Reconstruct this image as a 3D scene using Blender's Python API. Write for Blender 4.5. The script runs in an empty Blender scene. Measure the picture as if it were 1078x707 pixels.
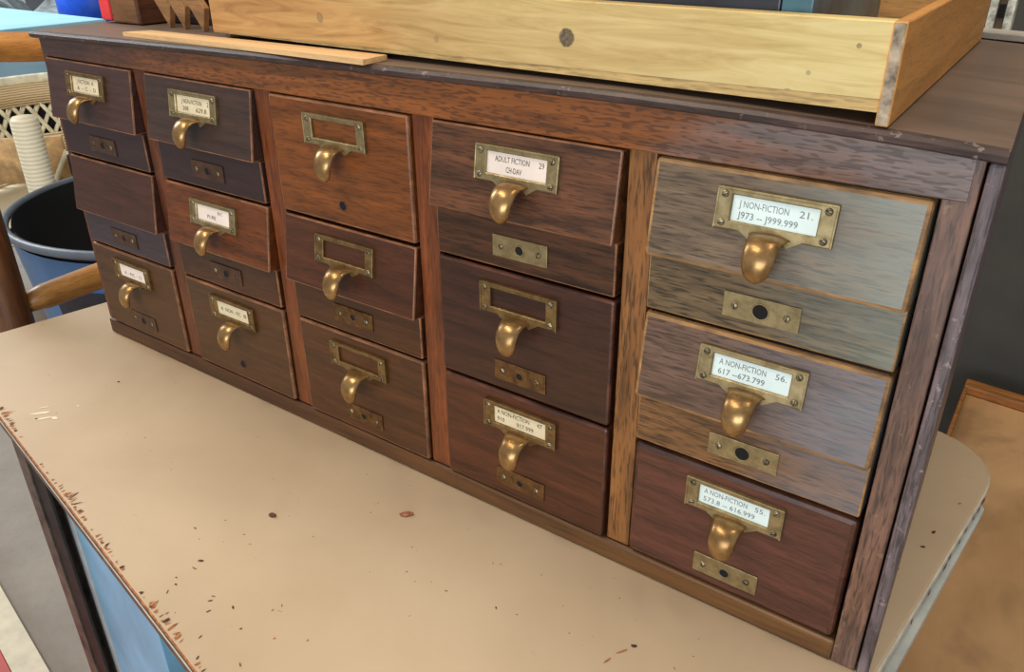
import bpy, bmesh, math, random
from mathutils import Vector, Matrix
random.seed(7)
scene = bpy.context.scene
COL = scene.collection

# ------------------------------------------------------------------ colours / materials
def lin(c):
    return tuple(((x/255)/12.92 if x/255 <= .04045 else ((x/255+.055)/1.055)**2.4) for x in c)+(1,)

def new_mat(name):
    m = bpy.data.materials.new(name); m.use_nodes = True
    nt = m.node_tree; b = nt.nodes['Principled BSDF']
    return m, nt, b

def ramp(nt, fac, stops, interp='LINEAR'):
    r = nt.nodes.new('ShaderNodeValToRGB'); r.color_ramp.interpolation = interp
    e = r.color_ramp.elements
    while len(e) < len(stops): e.new(.5)
    for k, (p, c) in enumerate(stops):
        e[k].position = p; e[k].color = c if len(c) == 4 else lin(c)
    nt.links.new(fac, r.inputs[0]); return r.outputs[0]

def coords(nt, scale=(1, 1, 1), rnd=True, rot=(0, 0, 0)):
    tc = nt.nodes.new('ShaderNodeTexCoord'); mp = nt.nodes.new('ShaderNodeMapping')
    mp.inputs['Scale'].default_value = scale; mp.inputs['Rotation'].default_value = rot
    src = tc.outputs['Object']
    if rnd:
        oi = nt.nodes.new('ShaderNodeObjectInfo')
        ml = nt.nodes.new('ShaderNodeMath'); ml.operation = 'MULTIPLY'; ml.inputs[1].default_value = 17.3
        nt.links.new(oi.outputs['Random'], ml.inputs[0])
        ad = nt.nodes.new('ShaderNodeVectorMath'); ad.operation = 'ADD'
        nt.links.new(src, ad.inputs[0]); nt.links.new(ml.outputs[0], ad.inputs[1]); src = ad.outputs[0]
    nt.links.new(src, mp.inputs['Vector']); return mp.outputs[0]

def noise(nt, vec, scale=1, detail=4, rough=.55, dist=0):
    n = nt.nodes.new('ShaderNodeTexNoise'); n.inputs['Scale'].default_value = scale
    n.inputs['Detail'].default_value = detail; n.inputs['Roughness'].default_value = rough
    n.inputs['Distortion'].default_value = dist
    nt.links.new(vec, n.inputs['Vector']); return n.outputs[0]

def mix(nt, a, b, fac, mode='MIX'):
    m = nt.nodes.new('ShaderNodeMix'); m.data_type = 'RGBA'; m.blend_type = mode
    for s, v in ((m.inputs['Factor'], fac), (m.inputs['A'], a), (m.inputs['B'], b)):
        pass
    def put(sock, v):
        if hasattr(v, 'links'): nt.links.new(v, sock)
        else: sock.default_value = v
    put(m.inputs[0], fac); put(m.inputs[6], a); put(m.inputs[7], b)
    return m.outputs[2]

def bump(nt, b, h, strength=.2, dist=.001):
    n = nt.nodes.new('ShaderNodeBump'); n.inputs['Strength'].default_value = strength
    n.inputs['Distance'].default_value = dist
    nt.links.new(h, n.inputs['Height']); nt.links.new(n.outputs[0], b.inputs['Normal'])

def sc(c, k): return tuple(max(0, min(255, x*k)) for x in c)

_wood = {}
def wood(name, base, axis='x', dark=.62, light=1.25, pores=.55, patina=None, pat=.0, rough=.38,
         coat=.18, patches=6, across=130, along=12, bmp=.25, wear=None, painted_sheen=None):
    """varnished / worn wood, grain along an axis of the object"""
    if name in _wood: return _wood[name]
    m, nt, b = new_mat(name)
    def S(al, ac): return {'x': (al, ac, ac), 'y': (ac, al, ac), 'z': (ac, ac, al)}[axis]
    g = noise(nt, coords(nt, S(along, across)), 1, 5, .6, .5)
    c = ramp(nt, g, [(.28, sc(base, dark)), (.5, base), (.72, sc(base, light))])
    p = noise(nt, coords(nt, S(75, 800)), 1, 3, .5, .2)
    pm = ramp(nt, p, [(.36, (255*.0,)*3), (.5, (255,)*3)])
    f1 = nt.nodes.new('ShaderNodeMath'); f1.operation = 'MULTIPLY_ADD'
    nt.links.new(pm, f1.inputs[0]); f1.inputs[1].default_value = -pores; f1.inputs[2].default_value = pores
    c = mix(nt, c, lin(sc(base, .35)), f1.outputs[0])
    if patina:
        n = noise(nt, coords(nt, S(patches*.6, patches*1.6)), 1, 3, .5, .4)
        fm = ramp(nt, n, [(.38, (0, 0, 0)), (.66, (255*pat,)*3)])
        c = mix(nt, c, lin(patina), fm)
    if painted_sheen:  # pale bluish daylight sheen mixed into the colour toward one end
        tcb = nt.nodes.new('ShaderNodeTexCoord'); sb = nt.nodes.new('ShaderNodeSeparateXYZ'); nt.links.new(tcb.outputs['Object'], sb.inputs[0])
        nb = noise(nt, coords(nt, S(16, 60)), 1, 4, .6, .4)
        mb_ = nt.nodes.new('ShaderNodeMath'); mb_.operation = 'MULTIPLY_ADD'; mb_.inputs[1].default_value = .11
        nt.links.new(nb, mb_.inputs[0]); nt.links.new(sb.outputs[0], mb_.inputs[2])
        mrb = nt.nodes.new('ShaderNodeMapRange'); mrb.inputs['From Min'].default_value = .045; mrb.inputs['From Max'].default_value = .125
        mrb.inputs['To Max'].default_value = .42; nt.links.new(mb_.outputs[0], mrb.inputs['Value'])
        c = mix(nt, c, lin(painted_sheen), mrb.outputs[0])
    if wear:
        n = noise(nt, coords(nt, (150, 150, 150)), 1, 4, .7, .3)
        fm = ramp(nt, n, [(.62, (0, 0, 0)), (.68, (200,)*3)])
        c = mix(nt, c, lin(wear), fm)
    nt.links.new(c, b.inputs['Base Color'])
    rr = ramp(nt, g, [(.2, (int(255*min(1, rough*1.3)),)*3), (.8, (int(255*rough*.85),)*3)])
    rv = nt.nodes.new('ShaderNodeMapRange'); rv.inputs['To Min'].default_value = rough*.8
    rv.inputs['To Max'].default_value = min(1, rough*1.3); nt.links.new(g, rv.inputs['Value'])
    nt.links.new(rv.outputs[0], b.inputs['Roughness'])
    b.inputs['Coat Weight'].default_value = coat; b.inputs['Coat Roughness'].default_value = .28
    b.inputs['Specular IOR Level'].default_value = .4
    bump(nt, b, p, bmp, .0006)
    _wood[name] = m
    return m

def plain(name, base, rough=.5, metal=0, var=.15, scale=30, spec=.5, bmp=0):
    m, nt, b = new_mat(name)
    n = noise(nt, coords(nt, (scale,)*3), 1, 4, .6)
    c = ramp(nt, n, [(.3, sc(base, 1-var)), (.7, sc(base, 1+var))])
    nt.links.new(c, b.inputs['Base Color'])
    b.inputs['Roughness'].default_value = rough; b.inputs['Metallic'].default_value = metal
    b.inputs['Specular IOR Level'].default_value = spec
    if bmp: bump(nt, b, n, bmp, .001)
    return m

def brass(name, base, tarnish, rough=.32):
    m, nt, b = new_mat(name)
    n = noise(nt, coords(nt, (120,)*3), 1, 5, .65, .3)
    c = ramp(nt, n, [(.35, tarnish), (.62, base)])
    nt.links.new(c, b.inputs['Base Color'])
    b.inputs['Metallic'].default_value = .72
    r = nt.nodes.new('ShaderNodeMapRange'); r.inputs['To Min'].default_value = rough*1.35
    r.inputs['To Max'].default_value = rough*.75; nt.links.new(n, r.inputs['Value'])
    nt.links.new(r.outputs[0], b.inputs['Roughness'])
    return m

M = {}
M['dark'] = plain('black_void', (9, 7, 6), .9, var=.1)
M['brass_plate'] = brass('aged_brass_plate', (168, 150, 110), (132, 115, 80), .42)
M['brass_dark'] = brass('dull_brass_plate', (146, 118, 74), (106, 82, 50), .45)
M['brass_pull'] = brass('polished_brass_pull', (170, 134, 86), (136, 102, 60), .29)
M['screw'] = brass('screw_metal', (165, 150, 120), (80, 70, 52), .4)
M['slot'] = plain('screw_slot', (28, 22, 15), .8)
M['ink'] = plain('typed_ink', (118, 122, 122), .8)
M['ink_dark'] = plain('typed_ink_dark', (70, 62, 55), .8)
M['paper_blue'] = plain('white_card_paper', (226, 240, 236), .6, var=.03)
M['paper_pink'] = plain('pinkish_card_paper', (240, 222, 208), .6, var=.03)
M['paper_cream'] = plain('cream_card_paper', (226, 208, 172), .6, var=.04)
M['edge'] = wood('worn_drawer_edge', (128, 84, 55), 'x', .6, 1.35, .3, rough=.5, along=30, across=60)
M['edge_pale'] = wood('bleached_drawer_edge', (156, 116, 72), 'x', .6, 1.25, .3, rough=.55, along=30, across=60)
M['edge_dark'] = wood('dark_drawer_edge', (74, 42, 30), 'x', .6, 1.5, .3, rough=.4, along=30, across=60)

# ------------------------------------------------------------------ mesh helpers (world coordinates)
class MB:
    def __init__(s): s.bm = bmesh.new()
    def box(s, x0, x1, y0, y1, z0, z1, mi=0, bev=0, segs=2, bev_mi=None):
        t = bmesh.new(); bmesh.ops.create_cube(t, size=1)
        bmesh.ops.transform(t, matrix=Matrix.Translation(((x0+x1)/2, (y0+y1)/2, (z0+z1)/2)) @ Matrix.Diagonal((x1-x0, y1-y0, z1-z0, 1)), verts=t.verts)
        for f in t.faces: f.material_index = mi
        if bev:
            r = bmesh.ops.bevel(t, geom=list(t.edges), offset=bev, segments=segs, affect='EDGES', profile=.5)
            if bev_mi is not None:
                for f in r['faces']: f.material_index = bev_mi
        return s.add(t)
    def add(s, t, M4=None):
        if M4: bmesh.ops.transform(t, matrix=M4, verts=t.verts)
        me = bpy.data.meshes.new('tmp'); t.to_mesh(me); t.free(); s.bm.from_mesh(me); bpy.data.meshes.remove(me); return s
    def prism(s, poly, axis, a0, a1, mi=0, bev=0, segs=2, bev_mi=None):
        """poly: 2D points in the plane of the two other axes (x,y,z order), extruded along axis"""
        t = bmesh.new()
        def P(p, a): return {'x': (a, p[0], p[1]), 'y': (p[0], a, p[1]), 'z': (p[0], p[1], a)}[axis]
        v0 = [t.verts.new(P(p, a0)) for p in poly]; v1 = [t.verts.new(P(p, a1)) for p in poly]
        t.faces.new(v0); t.faces.new(v1[::-1])
        for k in range(len(poly)):
            j = (k+1) % len(poly); t.faces.new((v0[j], v0[k], v1[k], v1[j]))
        bmesh.ops.recalc_face_normals(t, faces=t.faces)
        for f in t.faces: f.material_index = mi
        if bev:
            r = bmesh.ops.bevel(t, geom=list(t.edges), offset=bev, segments=segs, affect='EDGES', profile=.5)
            if bev_mi is not None:
                for f in r['faces']: f.material_index = bev_mi
        return s.add(t)
    def tube(s, pts, r, n=12, mi=0, close=False):
        t = bmesh.new(); pts = [Vector(p) for p in pts]; N = len(pts); rings = []
        rr = r if isinstance(r, (list, tuple)) else [r]*N
        up = None
        for k, p in enumerate(pts):
            if close: d = pts[(k+1) % N]-pts[k-1]
            else: d = pts[min(k+1, N-1)]-pts[max(k-1, 0)]
            d.normalize()
            if up is None:
                up = Vector((0, 0, 1)) if abs(d.z) < .9 else Vector((1, 0, 0))
            a = d.cross(up).normalized(); b_ = a.cross(d).normalized(); up = b_
            rings.append([t.verts.new(p+a*math.cos(2*math.pi*i/n)*rr[k]+b_*math.sin(2*math.pi*i/n)*rr[k]) for i in range(n)])
        R = range(N) if close else range(N-1)
        for k in R:
            A, B = rings[k], rings[(k+1) % N]
            for i in range(n): t.faces.new((A[i], A[(i+1) % n], B[(i+1) % n], B[i]))
        if not close: t.faces.new(rings[0][::-1]); t.faces.new(rings[-1])
        bmesh.ops.recalc_face_normals(t, faces=t.faces)
        for f in t.faces: f.material_index = mi; f.smooth = True
        return s.add(t)
    def lathe(s, prof, c, n=32, mi=0, smooth=True):
        t = bmesh.new(); rings = []
        for r, z in prof:
            rings.append([t.verts.new((c[0]+r*math.cos(2*math.pi*i/n), c[1]+r*math.sin(2*math.pi*i/n), c[2]+z)) for i in range(n)])
        for A, B in zip(rings, rings[1:]):
            for i in range(n): t.faces.new((A[i], A[(i+1) % n], B[(i+1) % n], B[i]))
        bmesh.ops.remove_doubles(t, verts=t.verts, dist=1e-6)
        for f in t.faces: f.material_index = mi; f.smooth = smooth
        return s.add(t)
    def poly(s, pts, mi=0):
        f = s.bm.faces.new([s.bm.verts.new(p) for p in pts]); f.material_index = mi; return s

def world_loc(o):
    v = Vector(o.location)
    while o.parent: o = o.parent; v += Vector(o.location)
    return v

def obj(name, mb, mats, parent=None, origin=None, local=False):
    """link a mesh; vertices are in world coordinates unless local"""
    me = bpy.data.meshes.new(name)
    bm = mb.bm
    if origin is None and not local:
        xs = [v.co for v in bm.verts]
        origin = Vector(((min(v.x for v in xs)+max(v.x for v in xs))/2, (min(v.y for v in xs)+max(v.y for v in xs))/2, min(v.z for v in xs)))
    origin = Vector(origin or (0, 0, 0))
    if not local: bmesh.ops.translate(bm, verts=bm.verts, vec=-origin)
    bm.to_mesh(me); bm.free()
    for m in (mats if isinstance(mats, (list, tuple)) else [mats]): me.materials.append(m)
    o = bpy.data.objects.new(name, me); COL.objects.link(o)
    o.parent = parent
    o.location = origin - (world_loc(parent) if parent else Vector((0, 0, 0)))
    return o

def tag(o, label, cat, group=None, kind=None):
    o['label'] = label; o['category'] = cat
    if group: o['group'] = group
    if kind: o['kind'] = kind
    return o

def thing(name, loc, label, cat, group=None):
    o = bpy.data.objects.new(name, None); o.empty_display_size = .05; COL.objects.link(o); o.location = loc
    return tag(o, label, cat, group)

def struct(name, mb, m):
    o = obj(name, mb, m); o['kind'] = 'structure'; return o

# ------------------------------------------------------------------ the cabinet
ZT = -.304                       # table top
P, W, Q, H, HT = .165, .1439, .0957, .0929, .0567
YF = .0013                       # drawer faces
YS = .0045                       # frame face
def lerp(x, pts):
    if x <= pts[0][0]: return pts[0][1]
    for (a, b), (c, d) in zip(pts, pts[1:]):
        if x <= c: return b+(d-b)*(x-a)/(c-a)
    return pts[-1][1]
ZTOP = [(-.012, .0240), (.06, .0252), (.14, .0268), (.23, .0284), (.31, .0297), (.39, .0307), (.46, .0315), (.54, .0325), (.63, .0333), (.70, .0327), (.75, .0316), (.79, .0301), (.83, .0280)]
def zt(x): return lerp(x, ZTOP)
XL, XR, YB = -.0095, .829, .39
SK = -.062                       # the ends run slightly askew to the front
def skew(mb):
    for v in mb.bm.verts: v.co.x += SK*max(0, v.co.y)
    return mb

cab = thing('card_catalog_cabinet', (.41, .19, ZT),
            'dark stained oak library card catalog with fifteen brass-handled drawers on the beige table', 'cabinet')

top_mat = wood('worn_cabinet_top', (112, 93, 80), 'x', .86, 1.12, .12, patina=(128, 104, 86), pat=.5, rough=.5, coat=.05, along=4, across=30, bmp=.1, patches=5)
top_edge = wood('scuffed_top_edge', (64, 48, 44), 'x', .7, 1.4, .4, rough=.45, coat=.1, along=20, across=80, wear=(150, 135, 125))
t = bmesh.new()
xs = [p[0] for p in ZTOP]; xs[0] = XL+.0005; xs[-1] = XR
prof = [(YB, .002), (YB, 1), (.001, 1), (-.0025, .90), (-.004, .62), (-.0035, .2), (-.001, .0)]
THK = .0068
rings = []
for x in xs:
    z1 = zt(x); z0 = z1-THK
    rings.append([t.verts.new((x, y, z0+(z1-z0)*k)) for y, k in prof])
for A, B in zip(rings, rings[1:]):
    n = len(prof)
    for i in range(n):
        f = t.faces.new((A[i], A[(i+1) % n], B[(i+1) % n], B[i])); f.material_index = 0 if i <= 1 else 1
t.faces.new(rings[0]).material_index = 1; t.faces.new(rings[-1][::-1]).material_index = 1
bmesh.ops.recalc_face_normals(t, faces=t.faces)
mb = MB(); mb.add(t)
tp = obj('top_panel', skew(mb), [top_mat, top_edge], cab)
tp['label'] = 'dull brown scuffed top board'

oak_rail = wood('oak_top_rail', (136, 80, 36), 'x', .55, 1.2, .75, patina=(98, 52, 28), pat=.7, rough=.36, coat=.35, along=9, across=170, patches=5)
rail_dark = wood('dark_top_rail', (74, 44, 36), 'x', .7, 1.2, .4, rough=.36, coat=.3)
rail_grey = wood('greyed_top_rail', (128, 108, 98), 'x', .6, 1.2, .6, patina=(110, 72, 45), pat=.8, rough=.42, coat=.2, along=9, across=170)
# the front rail follows the crown of the top; its stain changes along its length
t = bmesh.new(); rings = []
xr = [-.0015, .08, .2, .3, .4, .5, .6, .7, .755, .8168]
for x in xr:
    rings.append([t.verts.new((x, y, z)) for y, z in ((.02, .0012), (.02, zt(x)-THK-.0002), (YF, zt(x)-THK-.0002), (YF, .0020), (YF+.0008, .0012))])
for k, (A, B) in enumerate(zip(rings, rings[1:])):
    n = 5
    for i in range(n):
        f = t.faces.new((A[i], A[(i+1) % n], B[(i+1) % n], B[i])); f.material_index = 0
t.faces.new(rings[0]); t.faces.new(rings[-1][::-1])
bmesh.ops.recalc_face_normals(t, faces=t.faces)
# one rail material whose tone runs dark -> orange oak -> greyed along its length (stain and wear)
m, nt, b = new_mat('top_rail_oak')
def railtone(base):
    g = noise(nt, coords(nt, (9, 170, 170)), 1, 5, .6, .5)
    return ramp(nt, g, [(.28, sc(base, .6)), (.5, base), (.72, sc(base, 1.2))])
tcx = nt.nodes.new('ShaderNodeTexCoord'); sx = nt.nodes.new('ShaderNodeSeparateXYZ')
nt.links.new(tcx.outputs['Object'], sx.inputs[0])
wob = noise(nt, coords(nt, (14, 60, 60)), 1, 3)
ad = nt.nodes.new('ShaderNodeMath'); ad.operation = 'MULTIPLY_ADD'; ad.inputs[1].default_value = .28
nt.links.new(wob, ad.inputs[0]); nt.links.new(sx.outputs[0], ad.inputs[2])
mr = nt.nodes.new('ShaderNodeMapRange'); mr.inputs['From Min'].default_value = -.41+.14; mr.inputs['From Max'].default_value = .41+.14
nt.links.new(ad.outputs[0], mr.inputs['Value'])
f1 = ramp(nt, mr.outputs[0], [(.10, (0, 0, 0)), (.34, (255, 255, 255))])
f2 = ramp(nt, mr.outputs[0], [(.80, (0, 0, 0)), (.93, (255, 255, 255))])
c = mix(nt, mix(nt, railtone((70, 42, 36)), railtone((130, 74, 31)), f1), railtone((114, 96, 90)), f2)
# dark ray dashes of quarter-sawn oak
d1 = noise(nt, coords(nt, (120, 700, 700)), 1, 0, .4)
d2 = noise(nt, coords(nt, (26, 60, 60)), 1, 2, .4)
da = nt.nodes.new('ShaderNodeMath'); da.operation = 'MULTIPLY_ADD'; da.inputs[1].default_value = .3; nt.links.new(d2, da.inputs[0]); nt.links.new(d1, da.inputs[2])
dm = ramp(nt, da.outputs[0], [(.535, (190, 190, 190)), (.585, (0, 0, 0))])
c = mix(nt, c, lin((52, 28, 16)), dm)
nt.links.new(c, b.inputs['Base Color']); b.inputs['Roughness'].default_value = .38
b.inputs['Coat Weight'].default_value = .3; b.inputs['Coat Roughness'].default_value = .25
bump(nt, b, d1, .2, .0006)
mb = MB(); mb.add(t); obj('top_rail', mb, m, cab)

def stile_mat(name, base, **k): return wood(name, base, 'z', **k)
S_dark = stile_mat('dark_stile', (92, 48, 26), dark=.6, light=1.3, pores=.5)
S_red = stile_mat('red_stile', (116, 60, 28), dark=.65, light=1.25, pores=.4)
S_oak = stile_mat('golden_oak_stile', (132, 86, 44), dark=.5, light=1.2, pores=.7, across=130, along=11, rough=.42)
S_worn = stile_mat('worn_right_stile', (112, 80, 64), dark=.5, light=1.3, pores=.7, patina=(142, 122, 116), pat=.6, rough=.4, across=170, along=20, patches=9, wear=(150, 128, 100))
zb0 = -.2850
for k, (x0, x1, mt) in enumerate([(-.0088, -.0014, S_dark), (.1452, .1638, S_dark), (.3102, .3288, S_red), (.4752, .4942, S_red), (.6415, .6590, S_oak)]):
    mb = MB().box(x0, x1, YS, .022, zb0, .0012, bev=.0007)
    obj('stile', mb, mt, cab)
mb = MB().box(.8060, .8206, YS-.001, .022, ZT+.0003, zt(.815)-THK-.0003, bev=.0008)
o = obj('stile', mb, S_worn, cab); o['label'] = 'worn greyish end stile'
# bottom rail
brail, nt, b = new_mat('bottom_rail_oak')
tcx = nt.nodes.new('ShaderNodeTexCoord'); sx = nt.nodes.new('ShaderNodeSeparateXYZ'); nt.links.new(tcx.outputs['Object'], sx.inputs[0])
wob = noise(nt, coords(nt, (14, 60, 60)), 1, 3)
ad = nt.nodes.new('ShaderNodeMath'); ad.operation = 'MULTIPLY_ADD'; ad.inputs[1].default_value = .3
nt.links.new(wob, ad.inputs[0]); nt.links.new(sx.outputs[0], ad.inputs[2])
mr = nt.nodes.new('ShaderNodeMapRange'); mr.inputs['From Min'].default_value = .0; mr.inputs['From Max'].default_value = .62
nt.links.new(ad.outputs[0], mr.inputs['Value'])
nt.links.new(mix(nt, railtone((74, 44, 25)), railtone((112, 76, 40)), mr.outputs[0]), b.inputs['Base Color']); b.inputs['Roughness'].default_value = .45
mb = MB().box(-.0088, .8060, YF+.001, .022, ZT+.0003, -.2862, bev=.0022)
obj('bottom_rail', mb, brail, cab)
side_mat = wood('cabinet_side', (104, 90, 92), 'z', .6, 1.3, .6, rough=.45, coat=.15, wear=(170, 156, 146), along=20)
mb = MB().box(.8222, XR, -.0005, YB-.002, ZT+.0003, zt(.827)-THK-.0002, bev=.0016); obj('side_panel', skew(mb), side_mat, cab)
mb = MB().box(XL, -.0010, YS+.001, YB-.002, ZT+.0003, zt(0)-THK-.0002, bev=.001); obj('side_panel', skew(mb), wood('cabinet_left_side', (70, 40, 30), 'z'), cab)
mb = MB().box(-.001, .8222, .37, YB-.004, ZT+.0003, zt(0)-THK-.0004); obj('back_panel', skew(mb), rail_dark, cab)
mb = MB().box(-.001, .8222, .030, .034, ZT+.001, .012); obj('gap_shade_panel', skew(mb), M['dark'], cab)  # black sheet added to stand for the shade in the gaps between drawers

# ---- shared hardware meshes (local: x from centre, z from drawer top, -y is outwards)
def holder_bm():
    mb = MB()
    X, Z0, Z1 = .0318, -.0322, -.0096
    wx, wz0, wz1 = .0230, -.0272, -.0132
    T = -.0026
    # four bars of the frame as one ring
    t = bmesh.new()
    def ring(x, z0, z1, y): return [t.verts.new(p) for p in ((-x, y, z0), (x, y, z0), (x, y, z1), (-x, y, z1))]
    a = ring(X, Z0, Z1, 0); b_ = ring(X, Z0, Z1, T*.7); c_ = ring(X-.0008, Z0+.0008, Z1-.0008, T)
    d = ring(wx+.0007, wz0-.0007, wz1+.0007, T); e = ring(wx, wz0, wz1, T*.75); f = ring(wx, wz0, wz1, -.0002)
    for A, B in ((a, b_), (b_, c_), (c_, d), (d, e), (e, f)):
        for i in range(4): t.faces.new((A[i], A[(i+1) % 4], B[(i+1) % 4], B[i]))
    bmesh.ops.recalc_face_normals(t, faces=t.faces)
    mb.add(t)
    # raised border along the top and the two ends
    mb.box(-X, X, T-.0006, 0, Z1-.0012, Z1+.0003, bev=.0004)
    for s in (-1, 1): mb.box(s*(X-.0004)-.0006, s*(X-.0004)+.0006, T-.0005, 0, Z0, Z1, bev=.0004)
    # shoulders flowing into the pull
    for s in (-1, 1):
        mb.prism([(s*.0095, Z0-.0045), (s*.0185, Z0+.0012), (s*.004, Z0+.0012)], 'y', T, 0, bev=.0004)
    return mb

def pull_bm():
    path = [(.0, -.0318, .0135, .0006), (-.0020, -.0319, .0122, .0014), (-.0050, -.0322, .0110, .0024), (-.0088, -.0334, .0104, .0034), (-.0122, -.0358, .0101, .0042),
            (-.0145, -.0392, .0100, .0046), (-.0156, -.0430, .0097, .0047), (-.0158, -.0468, .0091, .0045), (-.0154, -.0502, .0079, .0040), (-.0147, -.0528, .0056, .0030), (-.0141, -.0540, .0028, .0018)]
    n = 14; t = bmesh.new(); outer, inner = [], []
    N = len(path)
    for k, (y, z, w, bul) in enumerate(path):
        w *= lerp(k, [(0, 1.0), (3, .90), (6, .88), (8, .83), (10, .75)])
        y0, z0 = path[max(0, k-1)][:2]; y1, z1 = path[min(N-1, k+1)][:2]
        d = Vector((0, y1-y0, z1-z0)).normalized(); nrm = Vector((0, d.z, -d.y))       # outward / upward
        if nrm.dot(Vector((0, -1, 1))) < 0: nrm = -nrm
        ro, ri = [], []
        for i in range(n+1):
            u = -1+2*i/n
            a_ = u*math.pi/2
            px = math.sin(a_)*w; pb = math.cos(a_)*bul
            ro.append(t.verts.new(Vector((px, y, z))+nrm*pb))
            ri.append(t.verts.new(Vector((px*.86, y, z))+nrm*(pb-.0022*(.35+.65*math.cos(a_)))))
        outer.append(ro); inner.append(ri)
    for k in range(N-1):
        for i in range(n):
            t.faces.new((outer[k][i], outer[k][i+1], outer[k+1][i+1], outer[k+1][i]))
            t.faces.new((inner[k][i+1], inner[k][i], inner[k+1][i], inner[k+1][i+1]))
        for i in (0, n):
            t.faces.new((outer[k][i], outer[k+1][i], inner[k+1][i], inner[k][i]))
    for i in range(n): t.faces.new((outer[-1][i], outer[-1][i+1], inner[-1][i+1], inner[-1][i]))
    bmesh.ops.recalc_face_normals(t, faces=t.faces)
    for f in t.faces: f.smooth = True
    mb = MB(); mb.add(t); return mb

def disc(t, cx, cz, r, y, n=20, mi=0):
    f = t.faces.new([t.verts.new((cx+r*math.cos(-2*math.pi*i/n), y, cz+r*math.sin(-2*math.pi*i/n))) for i in range(n)][::-1]); f.material_index = mi

def tunnel(mb, r, y0, y1, cz, mi_wall, mi_end, n=24):
    """a drilled hole: wall ring and dark end, slightly flared rim"""
    t = bmesh.new()
    def rg(rr, y): return [t.verts.new((rr*math.cos(2*math.pi*i/n), y, cz+rr*math.sin(2*math.pi*i/n))) for i in range(n)]
    A, B, C_ = rg(r*1.18, y0), rg(r, y0-.0003), rg(r*.93, y1)
    for X, Y in ((A, B), (B, C_)):
        for i in range(n):
            f = t.faces.new((X[i], X[(i+1) % n], Y[(i+1) % n], Y[i])); f.material_index = mi_wall
    f = t.faces.new(C_); f.material_index = mi_end
    mb.add(t)

def plate_bm(r):
    mb = MB()
    X, Z0, Z1, T = .0220, -.0842, -.0688, -.0011
    mb.box(-X, X, T, 0, Z0, Z1, bev=.0004)
    t = bmesh.new(); disc(t, 0, -.0766, r, T-.00025, 24, 1)
    mb.add(t)
    # bright rim round the hole
    mb.tube([(r*math.cos(2*math.pi*i/24), T-.0001, -.0766+r*math.sin(2*math.pi*i/24)) for i in range(24)], .0004, 6, close=True)
    return mb

def hole_bm():
    mb = MB(); r = .0038
    t = bmesh.new(); disc(t, 0, -.0771, r, -.0002, 24, 1); mb.add(t)
    mb.tube([(r*math.cos(2*math.pi*i/24), -.0001, -.0771+r*math.sin(2*math.pi*i/24)) for i in range(24)], .0005, 6, close=True)
    return mb

def screw_bm():
    mb = MB(); t = bmesh.new(); n = 14; prev = None
    for r, y in ((.0022, 0), (.0021, -.0006), (.0014, -.0011), (.0004, -.0013)):
        rg = [t.verts.new((r*math.cos(2*math.pi*i/n), y, r*math.sin(2*math.pi*i/n))) for i in range(n)]
        if prev:
            for i in range(n): t.faces.new((prev[i], prev[(i+1) % n], rg[(i+1) % n], rg[i]))
        prev = rg
    t.faces.new(prev); bmesh.ops.recalc_face_normals(t, faces=t.faces)
    for f in t.faces: f.smooth = True
    mb.add(t); mb.box(-.0017, .0017, -.00145, -.0009, -.00022, .00022, 1)
    return mb

def mesh_of(mb, name, mats):
    me = bpy.data.meshes.new(name); mb.bm.to_mesh(me); mb.bm.free()
    for m_ in mats: me.materials.append(m_)
    return me
ME = {
 'holder': mesh_of(holder_bm(), 'label_holder', [M['brass_plate']]),
 'holder_d': mesh_of(holder_bm(), 'label_holder_dull', [M['brass_dark']]),
 'pull': mesh_of(pull_bm(), 'pull', [M['brass_pull']]),
 'screw': mesh_of(screw_bm(), 'screw', [M['screw'], M['slot']]),
 'hole': mesh_of(hole_bm(), 'rod_hole', [M['edge_dark'], M['dark']]),
}
M['plate_stained'] = plain('stained_over_plate', (82, 56, 40), .42, metal=.35, var=.2, scale=120)
M['plate_brown'] = brass('brown_brass_plate', (128, 94, 56), (86, 58, 34), .45)
for key, r, mt in (('plate', .0030, 'plate_brown'), ('plate_dark', .0034, 'plate_stained'), ('plate_big', .0047, 'brass_plate'), ('plate_mid', .0034, 'brass_plate')):
    ME[key] = mesh_of(plate_bm(r), 'rod_plate', [M[mt], M['dark']])

def sub(name, me, parent, loc=(0, 0, 0), rx=0, rz=None):
    o = bpy.data.objects.new(name, me); COL.objects.link(o); o.parent = parent
    o.location = loc; o.rotation_euler = (rx, rz or 0, 0); return o

def text_mesh(s):
    cu = bpy.data.curves.new('txt', 'FONT'); cu.body = s; cu.size = 1; cu.resolution_u = 2
    o = bpy.data.objects.new('txt', cu); COL.objects.link(o)
    dg = bpy.context.evaluated_depsgraph_get(); dg.update()
    me = bpy.data.meshes.new_from_object(o.evaluated_get(dg))
    bpy.data.objects.remove(o); bpy.data.curves.remove(cu); return me

def card_bm(lines):
    """card behind the window; lines = (text, x0, x1, z centre, height) in units of the window"""
    mb = MB(); Y = -.0008
    mb.poly([(-.0232, Y, -.0274), (.0232, Y, -.0274), (.0232, Y, -.0130), (-.0232, Y, -.0130)], 0)
    for s, x0, x1, zc, h in lines:
        me = text_mesh(s); t = bmesh.new(); t.from_mesh(me); bpy.data.meshes.remove(me)
        if not t.verts: continue
        a0 = min(v.co.x for v in t.verts); a1 = max(v.co.x for v in t.verts)
        for v in t.verts:
            x = (v.co.x-a0)/(a1-a0); y = v.co.y
            v.co = ((x0+(x1-x0)*x), Y-.00012, zc+(y-.35)*h/.7)
        for f in t.faces: f.material_index = 1
        mb.add(t)
    return mb

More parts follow.
